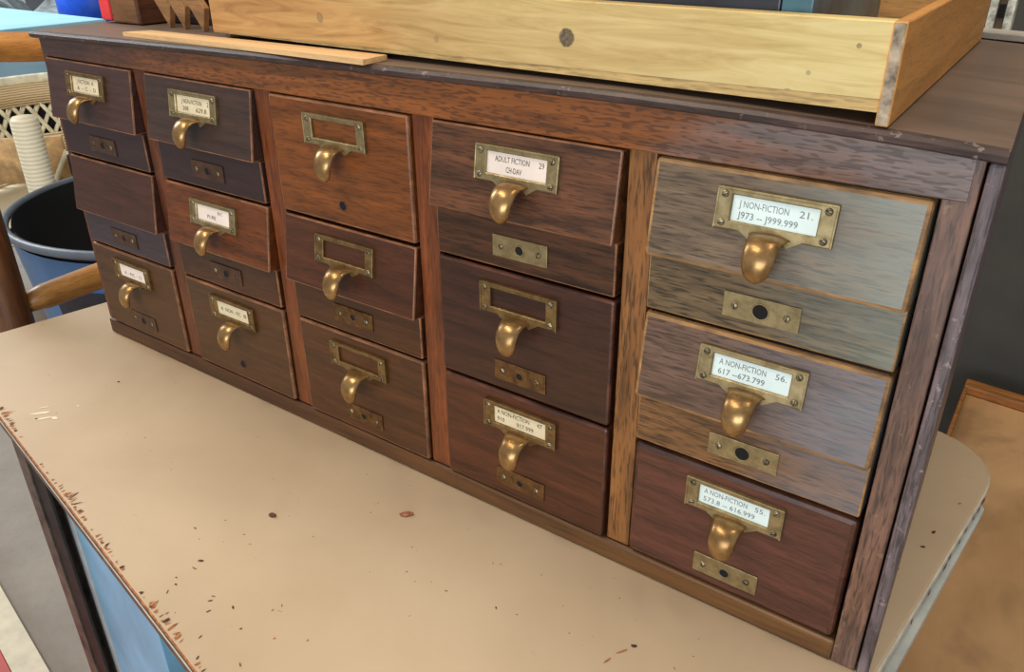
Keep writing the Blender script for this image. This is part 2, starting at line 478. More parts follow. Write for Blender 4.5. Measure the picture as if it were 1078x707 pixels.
D = {  # (col,row): (two tier, face colour, strip colour, axis extras, holder, card, lower fitting)
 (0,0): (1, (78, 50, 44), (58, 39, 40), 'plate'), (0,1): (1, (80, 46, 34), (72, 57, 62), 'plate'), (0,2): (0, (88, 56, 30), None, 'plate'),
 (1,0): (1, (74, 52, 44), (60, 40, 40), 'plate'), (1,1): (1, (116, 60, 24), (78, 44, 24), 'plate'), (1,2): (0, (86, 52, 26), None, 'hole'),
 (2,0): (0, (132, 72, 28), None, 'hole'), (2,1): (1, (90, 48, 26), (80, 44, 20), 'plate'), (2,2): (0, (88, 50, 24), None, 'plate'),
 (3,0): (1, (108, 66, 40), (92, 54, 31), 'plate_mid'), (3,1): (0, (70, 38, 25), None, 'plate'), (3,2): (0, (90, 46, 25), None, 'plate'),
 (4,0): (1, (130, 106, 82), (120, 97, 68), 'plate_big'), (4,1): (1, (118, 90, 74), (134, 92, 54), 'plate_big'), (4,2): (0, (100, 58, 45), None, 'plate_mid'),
}
zA, zB, hh = -.0175, -.0234, .0036
CARDS = {
 (4,0): ('paper_blue', 'ink', [('J NON-FICTION', -.0195, .0072, zA, hh), ('21.', .0128, .0198, zA, hh), ('J973 -- J999.999', -.0195, .0128, zB, hh)]),
 (4,1): ('paper_blue', 'ink', [('A NON-FICTION', -.0195, .0085, zA, hh), ('56.', .0140, .0205, zA, hh), ('617 --673.799', -.0195, .0085, zB, hh)]),
 (4,2): ('paper_blue', 'ink', [('A NON-FICTION', -.0200, .0085, zA, hh), ('55.', .0135, .0200, zA, hh), ('573.8 -- 616.999', -.0200, .0140, zB, hh)]),
 (3,0): ('paper_pink', 'ink_dark', [('ADULT FICTION', -.0170, .0095, zA+.0003, hh), ('29', .0165, .0205, zA+.0003, hh), ('CH-DAV', -.0080, .0040, zB, hh)]),
 (3,2): ('paper_cream', 'ink_dark', [('A NON-FICTION', -.0205, .0085, zA+.0003, hh), ('47', .0150, .0195, zA+.0003, hh), ('910', -.0205, -.0140, zB, hh), ('917.999', -.0030, .0120, zB, hh)]),
 (1,0): ('paper_cream', 'ink_dark', [('J NON-FICTION', -.0165, .0110, zA, hh), ('2', .0180, .0205, zA, hh), ('508', -.0150, -.0075, zB, hh), ('629.8', .0030, .0170, zB, hh)]),
 (1,1): ('paper_pink', 'ink_dark', [('FIC', .0060, .0120, zA, hh*.8), ('PI-RE', -.0090, .0030, zB+.001, hh*.9)]),
 (1,2): ('paper_cream', 'ink_dark', [('A  NON - FIC  38', -.0180, .0190, (zA+zB)/2, hh*1.1)]),
 (0,0): ('paper_cream', 'ink_dark', [('J FICTION  A', -.0160, .0130, zA, hh), ('A  -  C  -  D', -.0160, .0160, zB, hh)]),
 (0,2): ('paper_pink', 'ink_dark', [('A - FIC - 12', -.0160, .0150, zB+.001, hh)]),
}
DULL = {(0,2), (1,2), (2,1), (2,2), (3,1), (3,2), (0,0)}
TILT = -.134
for (c_, r_), (two, face, strip, fit) in D.items():
    x0, z0 = c_*P, -r_*Q
    cx = x0+W/2
    jx = random.uniform(-.0006, .0006)
    kw = {}
    pale = c_ == 4 and r_ < 2
    if pale: kw = dict(patina=(112, 74, 46) if r_ else (104, 84, 62), pat=.7, pores=.8, along=24, across=260, rough=.40, coat=.3, dark=.62, light=1.18, painted_sheen=(136, 142, 152) if r_ else (152, 164, 154))
    elif (c_, r_) == (3, 0): kw = dict(dark=.38, light=1.3, along=11, across=130, pores=.6)
    elif (c_, r_) in ((1, 1), (2, 0)): kw = dict(dark=.72, light=1.2, along=9, across=90, pores=.45)
    elif c_ == 0 or r_ == 0: kw = dict(dark=.8, light=1.15, pores=.25, rough=.42, coat=.1)
    else: kw = dict(dark=.72, light=1.18, pores=.3, rough=.36)
    dk = .90 if (c_, r_) in ((2, 0), (1, 1)) else (.90 if c_ == 4 else .88)
    face = sc(face, dk); strip = sc(strip, dk) if strip else None
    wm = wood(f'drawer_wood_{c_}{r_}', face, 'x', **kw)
    em = M['edge_pale'] if pale else (M['edge_dark'] if (c_ in (3, 4) and r_ > 0) else M['edge'])
    mb = MB()
    if two:
        mb.prism([(YF+.0004, z0), (YF-.0076, z0-HT), (YF+.020, z0-HT), (YF+.020, z0)], 'x', x0, x0+W, bev=.0026 if pale else .0013, bev_mi=1)
    else:
        bv = .0034 if (c_, r_) == (4, 2) else .0020
        mb.box(x0, x0+W, YF, YF+.021, z0-H, z0, bev=bv, bev_mi=1)
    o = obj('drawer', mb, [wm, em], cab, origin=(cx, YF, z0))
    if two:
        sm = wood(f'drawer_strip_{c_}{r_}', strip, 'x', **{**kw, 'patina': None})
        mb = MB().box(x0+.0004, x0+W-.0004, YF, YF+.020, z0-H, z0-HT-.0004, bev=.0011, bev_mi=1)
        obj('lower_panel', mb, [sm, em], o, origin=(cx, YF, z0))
    DL = {(0, 1): 'plain dark drawer without a handle', (2, 0): 'orange-brown drawer with a bare rod hole', (1, 1): 'reddish brown drawer with a pink card',
          (4, 0): 'bleached grey-brown drawer with a pale sheen painted in', (4, 1): 'greyed drawer with a bluish sheen painted in', (3, 1): 'dark drawer with an empty label holder'}
    if (c_, r_) in DL: o['label'] = DL[(c_, r_)]
    rx = TILT if two else 0
    HX = .0714-W/2+jx
    off = Vector((HX, .0004 if two else 0, 0))
    R3 = Matrix.Rotation(rx, 3, 'X')
    if (c_, r_) != (0, 1):
        dull = (c_, r_) in DULL
        sub('label_holder', ME['holder_d' if dull else 'holder'], o, off, rx)
        sub('pull', ME['pull'], o, off, rx)
        for sx_ in (-1, 1):
            for sz in (-.0133, -.0287):
                sub('screw', ME['screw'], o, off+R3 @ Vector((sx_*.0273, -.0024, sz)), rx, random.uniform(0, 3))
        if (c_, r_) in CARDS:
            pm_, im_, ls = CARDS[(c_, r_)]
            sub('card', mesh_of(card_bm(ls), 'card', [M[pm_], M[im_]]), o, off, rx)
    if fit == 'hole': sub('rod_hole', ME['hole'], o, (HX, 0, 0))
    else:
        pf = Vector((.0712-W/2+random.uniform(-.001, .001), 0, random.uniform(-.0008, .0008)))
        sub('rod_plate', ME['plate_dark' if (c_ < 2 and fit == 'plate') else fit], o, pf)
        for sx_ in (-1, 1): sub('screw', ME['screw'], o, pf+Vector((sx_*.0150, -.0009, -.0766)), 0, random.uniform(0, 3))
        # the fitting follows its strip

# ------------------------------------------------------------------ the beige metal table
def quad_round(c, rads, n=8):
    out = []
    N = len(c)
    for k in range(N):
        p = Vector(c[k]); a = (Vector(c[k-1])-p).normalized(); b_ = (Vector(c[(k+1) % N])-p).normalized(); r = rads[k]
        for i in range(n+1):
            u = i/n
            out.append(tuple((1-u)**2*(p+a*r)+2*u*(1-u)*p+u*u*(p+b_*r)))
    return out
corners = [(-.1246, -.1268), (.800, -.2945), (.8672, .318), (-.0170, .452)]
outline = quad_round(corners, [.05, .05, .07, .05])
tabm, nt, b = new_mat('beige_enamel')
n1 = noise(nt, coords(nt, (6, 6, 6)), 1, 5, .6, .3)
c = ramp(nt, n1, [(.3, (188, 164, 134)), (.7, (202, 179, 149))])
n2 = noise(nt, coords(nt, (60, 90, 60)), 1, 4, .7)
c = mix(nt, c, lin((166, 138, 106)), ramp(nt, n2, [(.66, (0, 0, 0)), (.76, (150,)*3)]))
n3 = noise(nt, coords(nt, (160, 240, 160)), 1, 3, .6, .6)
c = mix(nt, c, lin((92, 58, 36)), ramp(nt, n3, [(.735, (0, 0, 0)), (.75, (220,)*3)]))
nt.links.new(c, b.inputs['Base Color']); b.inputs['Roughness'].default_value = .5
b.inputs['Specular IOR Level'].default_value = .35
rust = plain('rust_chip', (150, 92, 52), .8, var=.35, scale=300)
rustd = plain('dark_chip', (70, 40, 26), .8, var=.35, scale=300)
lightchip = plain('pale_scratch', (236, 222, 196), .6, var=.05)
edge_enamel = plain('edge_enamel', (206, 196, 176), .45, var=.12, scale=60)
edge_metal = plain('edge_bare_metal', (96, 76, 58), .5, var=.3, scale=80, metal=.3)
tab = thing('metal_table', (.38, .09, -1.02), 'beige enamelled metal table with chipped rounded edges under the card catalog', 'table')
mb = MB()
t = bmesh.new()
lay = [(0, -.0022, 1), (-.0012, 0, 0)]
def ring_at(off, z):
    cen = Vector((.37, .08)); L = []
    for p in outline:
        v = Vector(p)-cen; d = v.normalized(); q_ = v-d*off
        L.append(t.verts.new((cen.x+q_.x, cen.y+q_.y, z)))
    return L
levels = [(.0030, ZT, 0), (.0012, ZT-.0007, 2), (.0, ZT-.0020, 2), (.0, ZT-.0055, 3), (.0012, ZT-.0065, 3), (.0012, ZT-.0150, 3), (.004, ZT-.0165, 3)]
R_ = [ring_at(o_, z_) for o_, z_, _ in levels]
f = t.faces.new(R_[0]); f.material_index = 0
for k in range(len(R_)-1):
    n = len(outline)
    for i in range(n):
        f = t.faces.new((R_[k][i], R_[k+1][i], R_[k+1][(i+1) % n], R_[k][(i+1) % n]))
        # first strip enamel, second the rim, below bare metal at the front
        mid = (R_[k][i].co+R_[k][(i+1) % n].co)/2
        right = mid.x > .78
        f.material_index = [0, 2, 2, 2, 2, 2][k] if right else [1, 4, 2, 4, 4, 4][k]
f = t.faces.new(R_[-1][::-1]); f.material_index = 4
bmesh.ops.recalc_face_normals(t, faces=t.faces); mb.add(t)
def chip(x, y, lx, ly, ang, mi, n=7):
    pts = []
    for i in range(n):
        a = 2*math.pi*i/n; rr = random.uniform(.6, 1.1)
        u, v = lx*math.cos(a)*rr, ly*math.sin(a)*rr
        pts.append((x+u*math.cos(ang)-v*math.sin(ang), y+u*math.sin(ang)+v*math.cos(ang), ZT+.00025+random.uniform(0, .0001)))
    mb.poly(pts, mi)
for x, y, lx, ly, a, mi in [(.3981, -.172, .0032, .0016, .6, 3), (.6945, -.066, .0052, .0010, 1.0, 1), (.690, -.078, .004, .0009, 1.2, 1), (.6985, -.058, .0022, .0016, .4, 3),
    (.1046, -.0585, .0022, .0014, 0, 3), (.1143, -.1075, .0014, .0012, 0, 5), (.0973, -.1361, .010, .0022, .9, 5), (.1090, -.1388, .008, .0018, 1.0, 5), (.090, -.128, .006, .0012, 1.0, 5), (.1167, -.132, .004, .003, 0, 5), (.104, -.143, .0012, .0012, 0, 3),
    (.4472, -.1058, .001, .0006, 0, 1), (.5672, -.0907, .0016, .0007, .3, 1), (.4044, -.1972, .0012, .0008, 0, 3), (.4382, -.1924, .0022, .0007, .8, 3), (.8346, .1725, .003, .0014, 1.2, 3), (.8314, .150, .0022, .0012, .6, 3),
    (.8183, .129, .0016, .0012, 0, 3), (.8120, .118, .0012, .001, 0, 3), (.8215, .1145, .0012, .001, 0, 3), (.8444, .2211, .0026, .001, 1.1, 1)]:
    chip(x, y, lx, ly, a, mi)
def front(s): return Vector(corners[0])*(1-s)+Vector(corners[1])*s
fd = (Vector(corners[1])-Vector(corners[0])).normalized(); fnv = Vector((-fd.y, fd.x))
for k in range(230):                      # rust bitten into the paint along the front edge
    s = random.uniform(.17, .66); dens = max(0, math.sin(s*31+1.2)*.6+math.sin(s*67)*.5+.15)
    if random.random() > .25+dens: continue
    L = random.uniform(.0008, .0022)+.0050*dens*random.random()**1.5
    p = front(s)+fnv*(.0028+L*.85)
    chip(p.x, p.y, L, random.uniform(.0004, .0018), math.atan2(fnv.y, fnv.x)+random.uniform(-.5, .7), random.choice((1, 1, 1, 1, 3)), random.choice((3, 4, 5, 7)))
for k in range(22):                       # scattered flecks in the worn front corner
    s = random.uniform(.5, .72); p = front(s)+fnv*random.uniform(.006, .075)
    chip(p.x, p.y, random.uniform(.0006, .003), random.uniform(.0004, .0008), random.uniform(0, 3), random.choice((1, 3)), 6)
for k in range(45):
    p = Vector((random.uniform(.1, .75), random.uniform(-.14, -.02)))
    chip(p.x, p.y, random.uniform(.0004, .0016), random.uniform(.0003, .0006), random.uniform(0, 3), random.choice((1, 3)), 5)
# black chips on the end lip
ed = (Vector(corners[2])-Vector(corners[1])); el = ed.length; ed.normalize(); eo = Vector((ed.y, -ed.x))
for s_ in (.60, .66, .72, .735, .775, .80, .835, .86, .875, .885):
    p = Vector(corners[1])+ed*(s_*el)+eo*.0007; hl = random.uniform(.002, .005)
    a_ = p-ed*hl; b2 = p+ed*hl
    zz = ZT-random.uniform(.0022, .005)
    mb.poly([(a_.x, a_.y, zz), (b2.x, b2.y, zz-.0005), (b2.x-ed.x*.001, b2.y-ed.y*.001, zz-.005), (a_.x, a_.y, zz-.004)], 3)
obj('table_top', mb, [tabm, rust, edge_enamel, rustd, edge_metal, lightchip], tab)
legm = plain('dark_steel_leg', (96, 84, 74), .55, metal=.4, var=.3, scale=40); legd = plain('dark_steel_inside', (34, 28, 24), .6, var=.4, scale=60)
for (lx, ly, s_, q_) in [(-.058, -.098, 1, 1), (.765, -.245, -1, 1), (.745, .245, -1, -1), (.03, .40, 1, -1)]:
    mb = MB()
    mb.box(min(lx, lx-s_*.028), max(lx, lx-s_*.028), min(ly, ly+q_*.003), max(ly, ly+q_*.003), -1.02, ZT-.0165, 1)
    mb.box(min(lx-s_*.050, lx-s_*.028), max(lx-s_*.050, lx-s_*.028), min(ly-.002, ly+q_*.022), max(ly-.002, ly+q_*.022), -1.02, ZT-.0165, 0)
    obj('leg', mb, [legm, legd], tab)
mb = MB().prism([(.735, .0), (.838, .0), (.862, .25), (.84, .29), (.735, .30)], 'z', ZT-.0225, ZT-.0166)
obj('apron', mb, plain('pale_apron_enamel', (188, 192, 188), .5, var=.08), tab)

# debris on the table
for (x, y, lx, ly, a, lab, cl) in [(.4019, -.1075, .0034, .0021, .3, 'small dark brown crumb in the middle of the table top', (84, 48, 30)),
                                   (.4886, -.0454, .0058, .0026, .75, 'reddish brown seed-like flake on the table near the cabinet', (150, 92, 60))]:
    t = bmesh.new(); bmesh.ops.create_icosphere(t, subdivisions=2, radius=1)
    for v in t.verts:
        v.co = Vector((v.co.x*lx, v.co.y*ly, v.co.z*.0013))*random.uniform(.88, 1.1)
    bmesh.ops.rotate(t, verts=t.verts, matrix=Matrix.Rotation(a, 3, 'Z')); bmesh.ops.translate(t, verts=t.verts, vec=(x, y, ZT+.0013))
    mb = MB(); mb.add(t); tag(obj('paint_flake', mb, plain('flake', cl, .7, var=.3, scale=400)), lab, 'debris')

# ------------------------------------------------------------------ things on the cabinet
slat_m = wood('pale_pine_slat', (222, 180, 128), 'x', .88, 1.08, .12, rough=.55, coat=0, along=4, across=120)
mb = MB(); t = bmesh.new()
low, up = [], []
A0, A1, B1, B0 = Vector((.1330, .0095)), Vector((.1440, .0300)), Vector((.4450, .0160)), Vector((.4462, -.0085))
for (p, q_) in [(A0, A1)]+[(A0.lerp(B0, k/8), A1.lerp(B1, k/8)) for k in range(1, 8)]+[(B0, B1)]:
    for v in (p, q_):
        z = zt(v.x)+.0002
        low.append(t.verts.new((v.x, v.y, z))); up.append(t.verts.new((v.x, v.y, z+.0036)))
for k in range(8):
    a, b2, c2, d = 2*k, 2*k+1, 2*k+3, 2*k+2
    t.faces.new((up[a], up[b2], up[c2], up[d])); t.faces.new((low[a], low[d], low[c2], low[b2]))
    t.faces.new((low[a], up[a], up[d], low[d])); t.faces.new((low[b2], low[c2], up[c2], up[b2]))
t.faces.new((low[0], low[1], up[1], up[0])); t.faces.new((low[16], up[16], up[17], low[17]))
bmesh.ops.recalc_face_normals(t, faces=t.faces); mb.add(t)
tag(obj('wood_strip', mb, slat_m), 'thin pale bare wood slat lying along the front edge of the cabinet top', 'wood strip')

# shallow pine crate
crate = thing('wooden_crate', (.5, .18, .031), 'shallow knotty pine tray with an orange-brown end, on top of the cabinet', 'crate')
pine, nt, b = new_mat('knotty_pine')
tcx = nt.nodes.new('ShaderNodeTexCoord'); sx = nt.nodes.new('ShaderNodeSeparateXYZ'); nt.links.new(tcx.outputs['Object'], sx.inputs[0])
g = noise(nt, coords(nt, (7, 110, 110), False), 1, 6, .65, 1.2)
g2 = noise(nt, coords(nt, (3, 14, 14), False), 1, 3, .5, .5)
adn = nt.nodes.new('ShaderNodeMath'); adn.operation = 'MULTIPLY_ADD'; adn.inputs[1].default_value = .35
nt.links.new(g2, adn.inputs[0]); nt.links.new(sx.outputs[0], adn.inputs[2])
mr = nt.nodes.new('ShaderNodeMapRange'); mr.inputs['From Min'].default_value = -.1; mr.inputs['From Max'].default_value = .45; nt.links.new(adn.outputs[0], mr.inputs['Value'])
cA = ramp(nt, g, [(.3, (150, 98, 54)), (.55, (190, 138, 82)), (.75, (206, 158, 102))])
cB = ramp(nt, g, [(.3, (196, 168, 104)), (.55, (222, 200, 138)), (.75, (230, 214, 160))])
c = mix(nt, cA, cB, mr.outputs[0])
# knots: dark rings
for kx, kz, kr, kd in [(.0905, .0205, .0052, 1), (-.1290, .018, .0036, .5), (-.013, .012, .0022, .35), (.2245, .0045, .0022, .5), (.255, .029, .0012, .7), (.2335, .015, .0012, .5)]:
    dx = nt.nodes.new('ShaderNodeVectorMath'); dx.operation = 'SUBTRACT'
    nt.links.new(tcx.outputs['Object'], dx.inputs[0]); dx.inputs[1].default_value = (kx, 0, kz)
    ms = nt.nodes.new('ShaderNodeVectorMath'); ms.operation = 'MULTIPLY'; ms.inputs[1].default_value = (1, 0, 1.05); nt.links.new(dx.outputs[0], ms.inputs[0])
    ln = nt.nodes.new('ShaderNodeVectorMath'); ln.operation = 'LENGTH'; nt.links.new(ms.outputs[0], ln.inputs[0])
    w_ = noise(nt, coords(nt, (400,)*3, False), 1, 3)
    ma = nt.nodes.new('ShaderNodeMath'); ma.operation = 'MULTIPLY_ADD'; ma.inputs[1].default_value = kr*.35; nt.links.new(w_, ma.inputs[0]); nt.links.new(ln.outputs['Value'], ma.inputs[2])
    mrr = nt.nodes.new('ShaderNodeMapRange'); mrr.inputs['From Min'].default_value = kr*1.1; mrr.inputs['From Max'].default_value = kr*1.3
    mrr.inputs['To Min'].default_value = kd*.9; mrr.inputs['To Max'].default_value = 0; nt.links.new(ma.outputs[0], mrr.inputs['Value'])
    kc = ramp(nt, w_, [(.35, (62, 52, 44)), (.65, (120, 104, 86))])
    c = mix(nt, c, kc, mrr.outputs[0])
nt.links.new(c, b.inputs['Base Color']); b.inputs['Roughness'].default_value = .55; b.inputs['Specular IOR Level'].default_value = .3
side_pine = wood('orange_pine_side', (214, 152, 82), 'y', .82, 1.12, .2, patina=(186, 120, 58), pat=.6, rough=.55, coat=0, along=5, across=90, bmp=.1)
grain_end = plain('grey_end_grain', (150, 134, 114), .8, var=.35, scale=160, bmp=.4)
ply = wood('plywood_base', (206, 172, 112), 'x', .7, 1.1, .3, rough=.6, coat=0, along=12, across=300)
F0, F1 = Vector((.2335, .0315)), Vector((.7712, .0012)); fd2 = (F1-F0).normalized(); nn = Vector((-.037, .999)).normalized()
def slab_prism(mb, a, b_, th, za, zb_, ztop, mi=0, mi_front=None, seg=10):
    """board standing from a to b, thickness th inward, sloping underside"""
    t = bmesh.new(); rg = []
    for k in range(seg+1):
        p = a.lerp(b_, k/seg); q_ = p+nn*th; zl = za+(zb_-za)*k/seg
        rg.append([t.verts.new(v) for v in ((p.x, p.y, zl), (p.x, p.y, ztop-.0006), (p.x+nn.x*.0006, p.y+nn.y*.0006, ztop), (q_.x, q_.y, ztop), (q_.x, q_.y, zl))])
    for A, B in zip(rg, rg[1:]):
        for i in range(5): t.faces.new((A[i], A[(i+1) % 5], B[(i+1) % 5], B[i])).material_index = mi
    t.faces.new(rg[0]); t.faces.new(rg[-1][::-1]); bmesh.ops.recalc_face_normals(t, faces=t.faces); mb.add(t); return mb
org = (.5025, .0163, .0365)
obj('front_board', slab_prism(MB(), F0, F1, .011, .0352, .0430, .0770), pine, crate, origin=org)
G0, G1 = F0+nn*.0015, F1+nn*.0015
mb = slab_prism(MB(), F0+nn*.0006, F1+nn*.0006, .30, .0346, .0368, .5)
t = mb.bm
for v in t.verts:                           # plywood base: its top meets the board
    if v.co.z > .3: v.co.z = lerp(v.co.x, [(.23, .0351), (.775, .0428)])
obj('base_panel', mb, ply, crate)
sd = nn
def side(mb, a, ln_, th, z0, z1):
    p = [a, a+fd2*th, a+fd2*th+sd*ln_, a+sd*ln_]
    t = bmesh.new(); lo = [t.verts.new((v.x, v.y, z0)) for v in p]; hi = [t.verts.new((v.x, v.y, z1)) for v in p]
    f = t.faces.new(lo[::-1]); f = t.faces.new(hi)
    for i in range(4):
        f = t.faces.new((lo[i], lo[(i+1) % 4], hi[(i+1) % 4], hi[i])); f.material_index = 1 if i in (0, 2) else 0
    bmesh.ops.bevel(t, geom=list(t.edges), offset=.0006, segments=1, affect='EDGES'); mb.add(t); return mb
obj('side_board', side(MB(), F1-nn*.0022, .345, .0062, zt(.772)+.0004, .0773), [side_pine, grain_end], crate)
obj('side_board', side(MB(), F0+nn*.0112, .318, .0062, zt(.24)+.0003, .0770), [side_pine, grain_end], crate)
mb = slab_prism(MB(), F0+nn*.329, F1+nn*.329, .011, .0352, .0430, .0770)
obj('back_board', mb, wood('pine_back', (200, 156, 100), 'x', .8, 1.1, .2, rough=.6, coat=0), crate)

# painted tin inside the tray
tin = thing('metal_box', (.55, .15, .044), 'dark blue-grey painted metal box with a turquoise end lying inside the pine tray', 'box')
A = F1-fd2*.041+nn*.0125
def rot_box(mb, a, lx, ly, z0, z1, bev=.001, mi=0):
    p = [a-fd2*lx, a, a+nn*ly, a-fd2*lx+nn*ly]
    return mb.prism([(v.x, v.y) for v in p], 'z', z0, z1, mi, bev)
obj('box_body', rot_box(MB(), A-fd2*.0165, .29, .16, .0440, .118), plain('dark_slate_paint', (46, 48, 56), .35, var=.25, scale=25), tin)
o = obj('box_end', rot_box(MB(), A, .016, .16, .0440, .118), plain('turquoise_slate_paint', (62, 96, 108), .4, var=.3, scale=30), tin); o['label'] = 'turquoise painted end panel'

# brown things at the far end of the cabinet top
tag(obj('red_binder', MB().box(-.0075, .0105, .072, .26, .0268, .19, bev=.002), plain('red_plastic', (236, 64, 66), .35, var=.06)),
    'bright red upright binder standing at the end of the cabinet top', 'binder')
bx = thing('wooden_box', (.036, .12, .027), 'small plain brown wooden box beside the red binder on the cabinet top', 'box')
bw = wood('brown_box_wood', (128, 88, 54), 'x', .8, 1.15, .25, rough=.55, coat=0); bw2 = wood('dark_box_side', (84, 48, 28), 'y', .8, 1.2, .2, rough=.55, coat=0)
obj('box_body', MB().box(.0145, .0600, .0715, .165, .0262, .16, bev=.0015), bw, bx)
o = obj('box_side', MB().box(.0602, .0660, .0700, .165, .0266, .16, bev=.001), bw2, bx); o['label'] = 'darker reddish side board'
rack = thing('slatted_rack', (.14, .12, .029), 'dark wooden rack with three slanting slats beside the brown box on the cabinet top', 'rack')
rw = wood('rack_slat_wood', (150, 108, 68), 'x', .8, 1.15, .25, rough=.6, coat=0); rd = wood('rack_dark_wood', (44, 30, 22), 'x', .7, 1.2, .2, rough=.7, coat=0)
obj('back_board', MB().box(.068, .232, .150, .158, zt(.15)+.0005, .16), rd, rack)
obj('base_board', MB().box(.068, .232, .100, .1498, zt(.15)+.0005, zt(.15)+.006), rd, rack)
for k, xt in enumerate((.1130, .1420, .1760)):
    # each slat leans back and away, standing on its pointed foot
    y0 = .070-.004*k
    zz = zt(xt)+.0004
    mb = MB()
    mb.prism([(xt, zz), (xt+.006, zz+.020), (xt-.028, zz+.058), (xt-.045, zz+.058)], 'y', y0, y0+.006, bev=.0006)
    obj('slat', mb, rw, rack)
tag(obj('dark_plank', MB().box(.060, .232, .0980, .1480, .075, .100, bev=.001), wood('grey_plank', (92, 84, 66), 'x', .8, 1.1, .2, rough=.7, coat=0)), 'greyish brown plank lying across the slatted rack', 'plank') if False else None
# pale ledge strip along the back of the top
tag(obj('grey_strip', MB().prism([(x, zt(x)+.0002) for x in (.62, .66, .70, .75, .79, .806)]+[(x, zt(x)+.0042) for x in (.806, .79, .75, .70, .66, .62)], 'y', .3560, .3890), plain('pale_grey_board', (158, 150, 136), .7, var=.12)), 'pale grey flat strip lying along the back edge of the cabinet top', 'wood strip')

# ------------------------------------------------------------------ surroundings
ZF = -1.02
conc, nt, b = new_mat('concrete_floor')
n1 = noise(nt, coords(nt, (3, 3, 3), False), 1, 6, .65, .3); n2 = noise(nt, coords(nt, (40, 40, 40), False), 1, 5, .7)
c = ramp(nt, n1, [(.3, (150, 138, 126)), (.7, (178, 168, 156))]); c = mix(nt, c, lin((118, 106, 96)), ramp(nt, n2, [(.5, (0, 0, 0)), (.75, (120,)*3)]))
nt.links.new(c, b.inputs['Base Color']); b.inputs['Roughness'].default_value = .85; bump(nt, b, n2, .3, .004)
struct('floor', MB().box(-9, 4, -5, 5, ZF-.1, ZF), conc)
struct('wall_back', MB().box(-9, 4, 4.3, 4.4, ZF, 2.2), plain('grey_far_wall', (120, 124, 128), .8, var=.1, scale=2))
struct('wall_right', MB().box(-.1, 4, 1.07, 1.15, ZF, 2.2), plain('charcoal_wall', (64, 62, 57), .75, var=.12, scale=5))

# blue cabinet panel under the table
blue = thing('blue_metal_panel', (.06, -.09, ZF), 'pale blue metal panel with a grey frame standing on the floor under the table', 'panel')
u2 = Vector((.984, -.178)); v2 = Vector((.178, .984))
def uvbox(mb, o_, ul, vl, z0, z1, mi=0, bev=.001, u_=u2, v_=v2):
    p = [o_, o_+u_*ul, o_+u_*ul+v_*vl, o_+v_*vl]; return mb.prism([(q.x, q.y) for q in p], 'z', z0, z1, mi, bev)
Bo = Vector((-.100, -.075))
grey_frame = plain('grey_frame_paint', (168, 172, 172), .5, var=.08); sky = plain('pale_blue_paint', (122, 176, 206), .45, var=.1, scale=8)
obj('panel_sheet', uvbox(MB(), Bo+u2*.0582, .242, .022, ZF+.0, -.42), sky, blue)
obj('frame', uvbox(MB(), Bo-v2*.002, .058, .028, ZF, -.415), grey_frame, blue)

# cream and red plank on the floor
pl = thing('painted_board', (-.3, -.2, ZF), 'cream painted board with a red stripe lying on the concrete floor', 'board')
E0 = Vector((-1.05, .045))
obj('cream_plank', uvbox(MB(), E0-v2*.046, 1.6, .046, ZF, ZF+.016), plain('cream_paint', (226, 212, 184), .6, var=.06), pl)
o = obj('red_plank', uvbox(MB(), E0-v2*.29, 1.6, .2435, ZF, ZF+.016), plain('red_paint', (196, 52, 36), .5, var=.08), pl); o['label'] = 'red painted strip'

# wooden chair behind the table
ch = thing('wooden_chair', (-.2, .18, ZF), 'honey brown wooden chair with round rails behind the end of the table', 'chair')
cw = wood('chair_wood', (196, 138, 70), 'y', .7, 1.2, .3, rough=.4, coat=.3, along=8, across=40); cwz = wood('chair_post_wood', (96, 58, 30), 'z', .6, 1.3, .3, rough=.4, coat=.3, along=8, across=60)
for yy in (-.022, .372): obj('post', MB().tube([(-.2, yy, ZF), (-.2, yy, -.56), (-.2, yy, -.3), (-.2, yy, .012), (-.2, yy, .02)], [.019, .021, .021, .019, .010], 16), cwz, ch)
obj('top_rail', MB().tube([(-.2, -.018+.39*k/8, -.0035-.016*math.sin(math.pi*k/8)) for k in range(9)], [.015, .0165, .017, .0175, .0175, .0175, .017, .0165, .015], 16), cw, ch)
obj('rung', MB().tube([(-.2, -.006, -.3165), (-.2, .02, -.3155), (-.2, .09, -.3135), (-.2, .175, -.312), (-.2, .26, -.3135), (-.2, .355, -.3165)], [.012, .0165, .0175, .018, .0175, .012], 16), cw, ch)
obj('seat', MB().box(-.215, .12, .02, .36, -.575, -.55, bev=.008), cw, ch)
for yy in (.05, .335): obj('leg', MB().tube([(.09, yy, ZF), (.09, yy, -.575)], [.016, .019], 12), cwz, ch)

# blue bin with black inside
binb = thing('trash_bin', (-.652, .513, ZF), 'round blue bin with a dark inside behind the wooden chair', 'bin')
zr = -.385
prof = [(.24, 0), (.325, (zr-ZF)-.02), (.335, (zr-ZF)-.02), (.338, (zr-ZF)-.004), (.334, zr-ZF), (.322, zr-ZF), (.318, (zr-ZF)-.01)]
mb = MB().lathe([(0, 0), (.24, 0), (.312, zr-ZF-.03)], (-.652, .513, ZF), 48)
mb.lathe([(.305, zr-ZF-.01), (.232, .012), (0, .012)], (-.652, .513, ZF), 48, 1)
obj('bin_body', mb, [plain('bin_blue', (64, 106, 150), .45, var=.12, scale=6), plain('bin_inside', (14, 15, 18), .8)], binb)
o = obj('rim', MB().tube([(-.652+.317*math.cos(2*math.pi*i/64), .513+.317*math.sin(2*math.pi*i/64), zr-.012) for i in range(64)], .0085, 10, close=True), plain('bin_rim_grey', (88, 96, 106), .4, var=.08), binb); o['label'] = 'grey rolled rim'
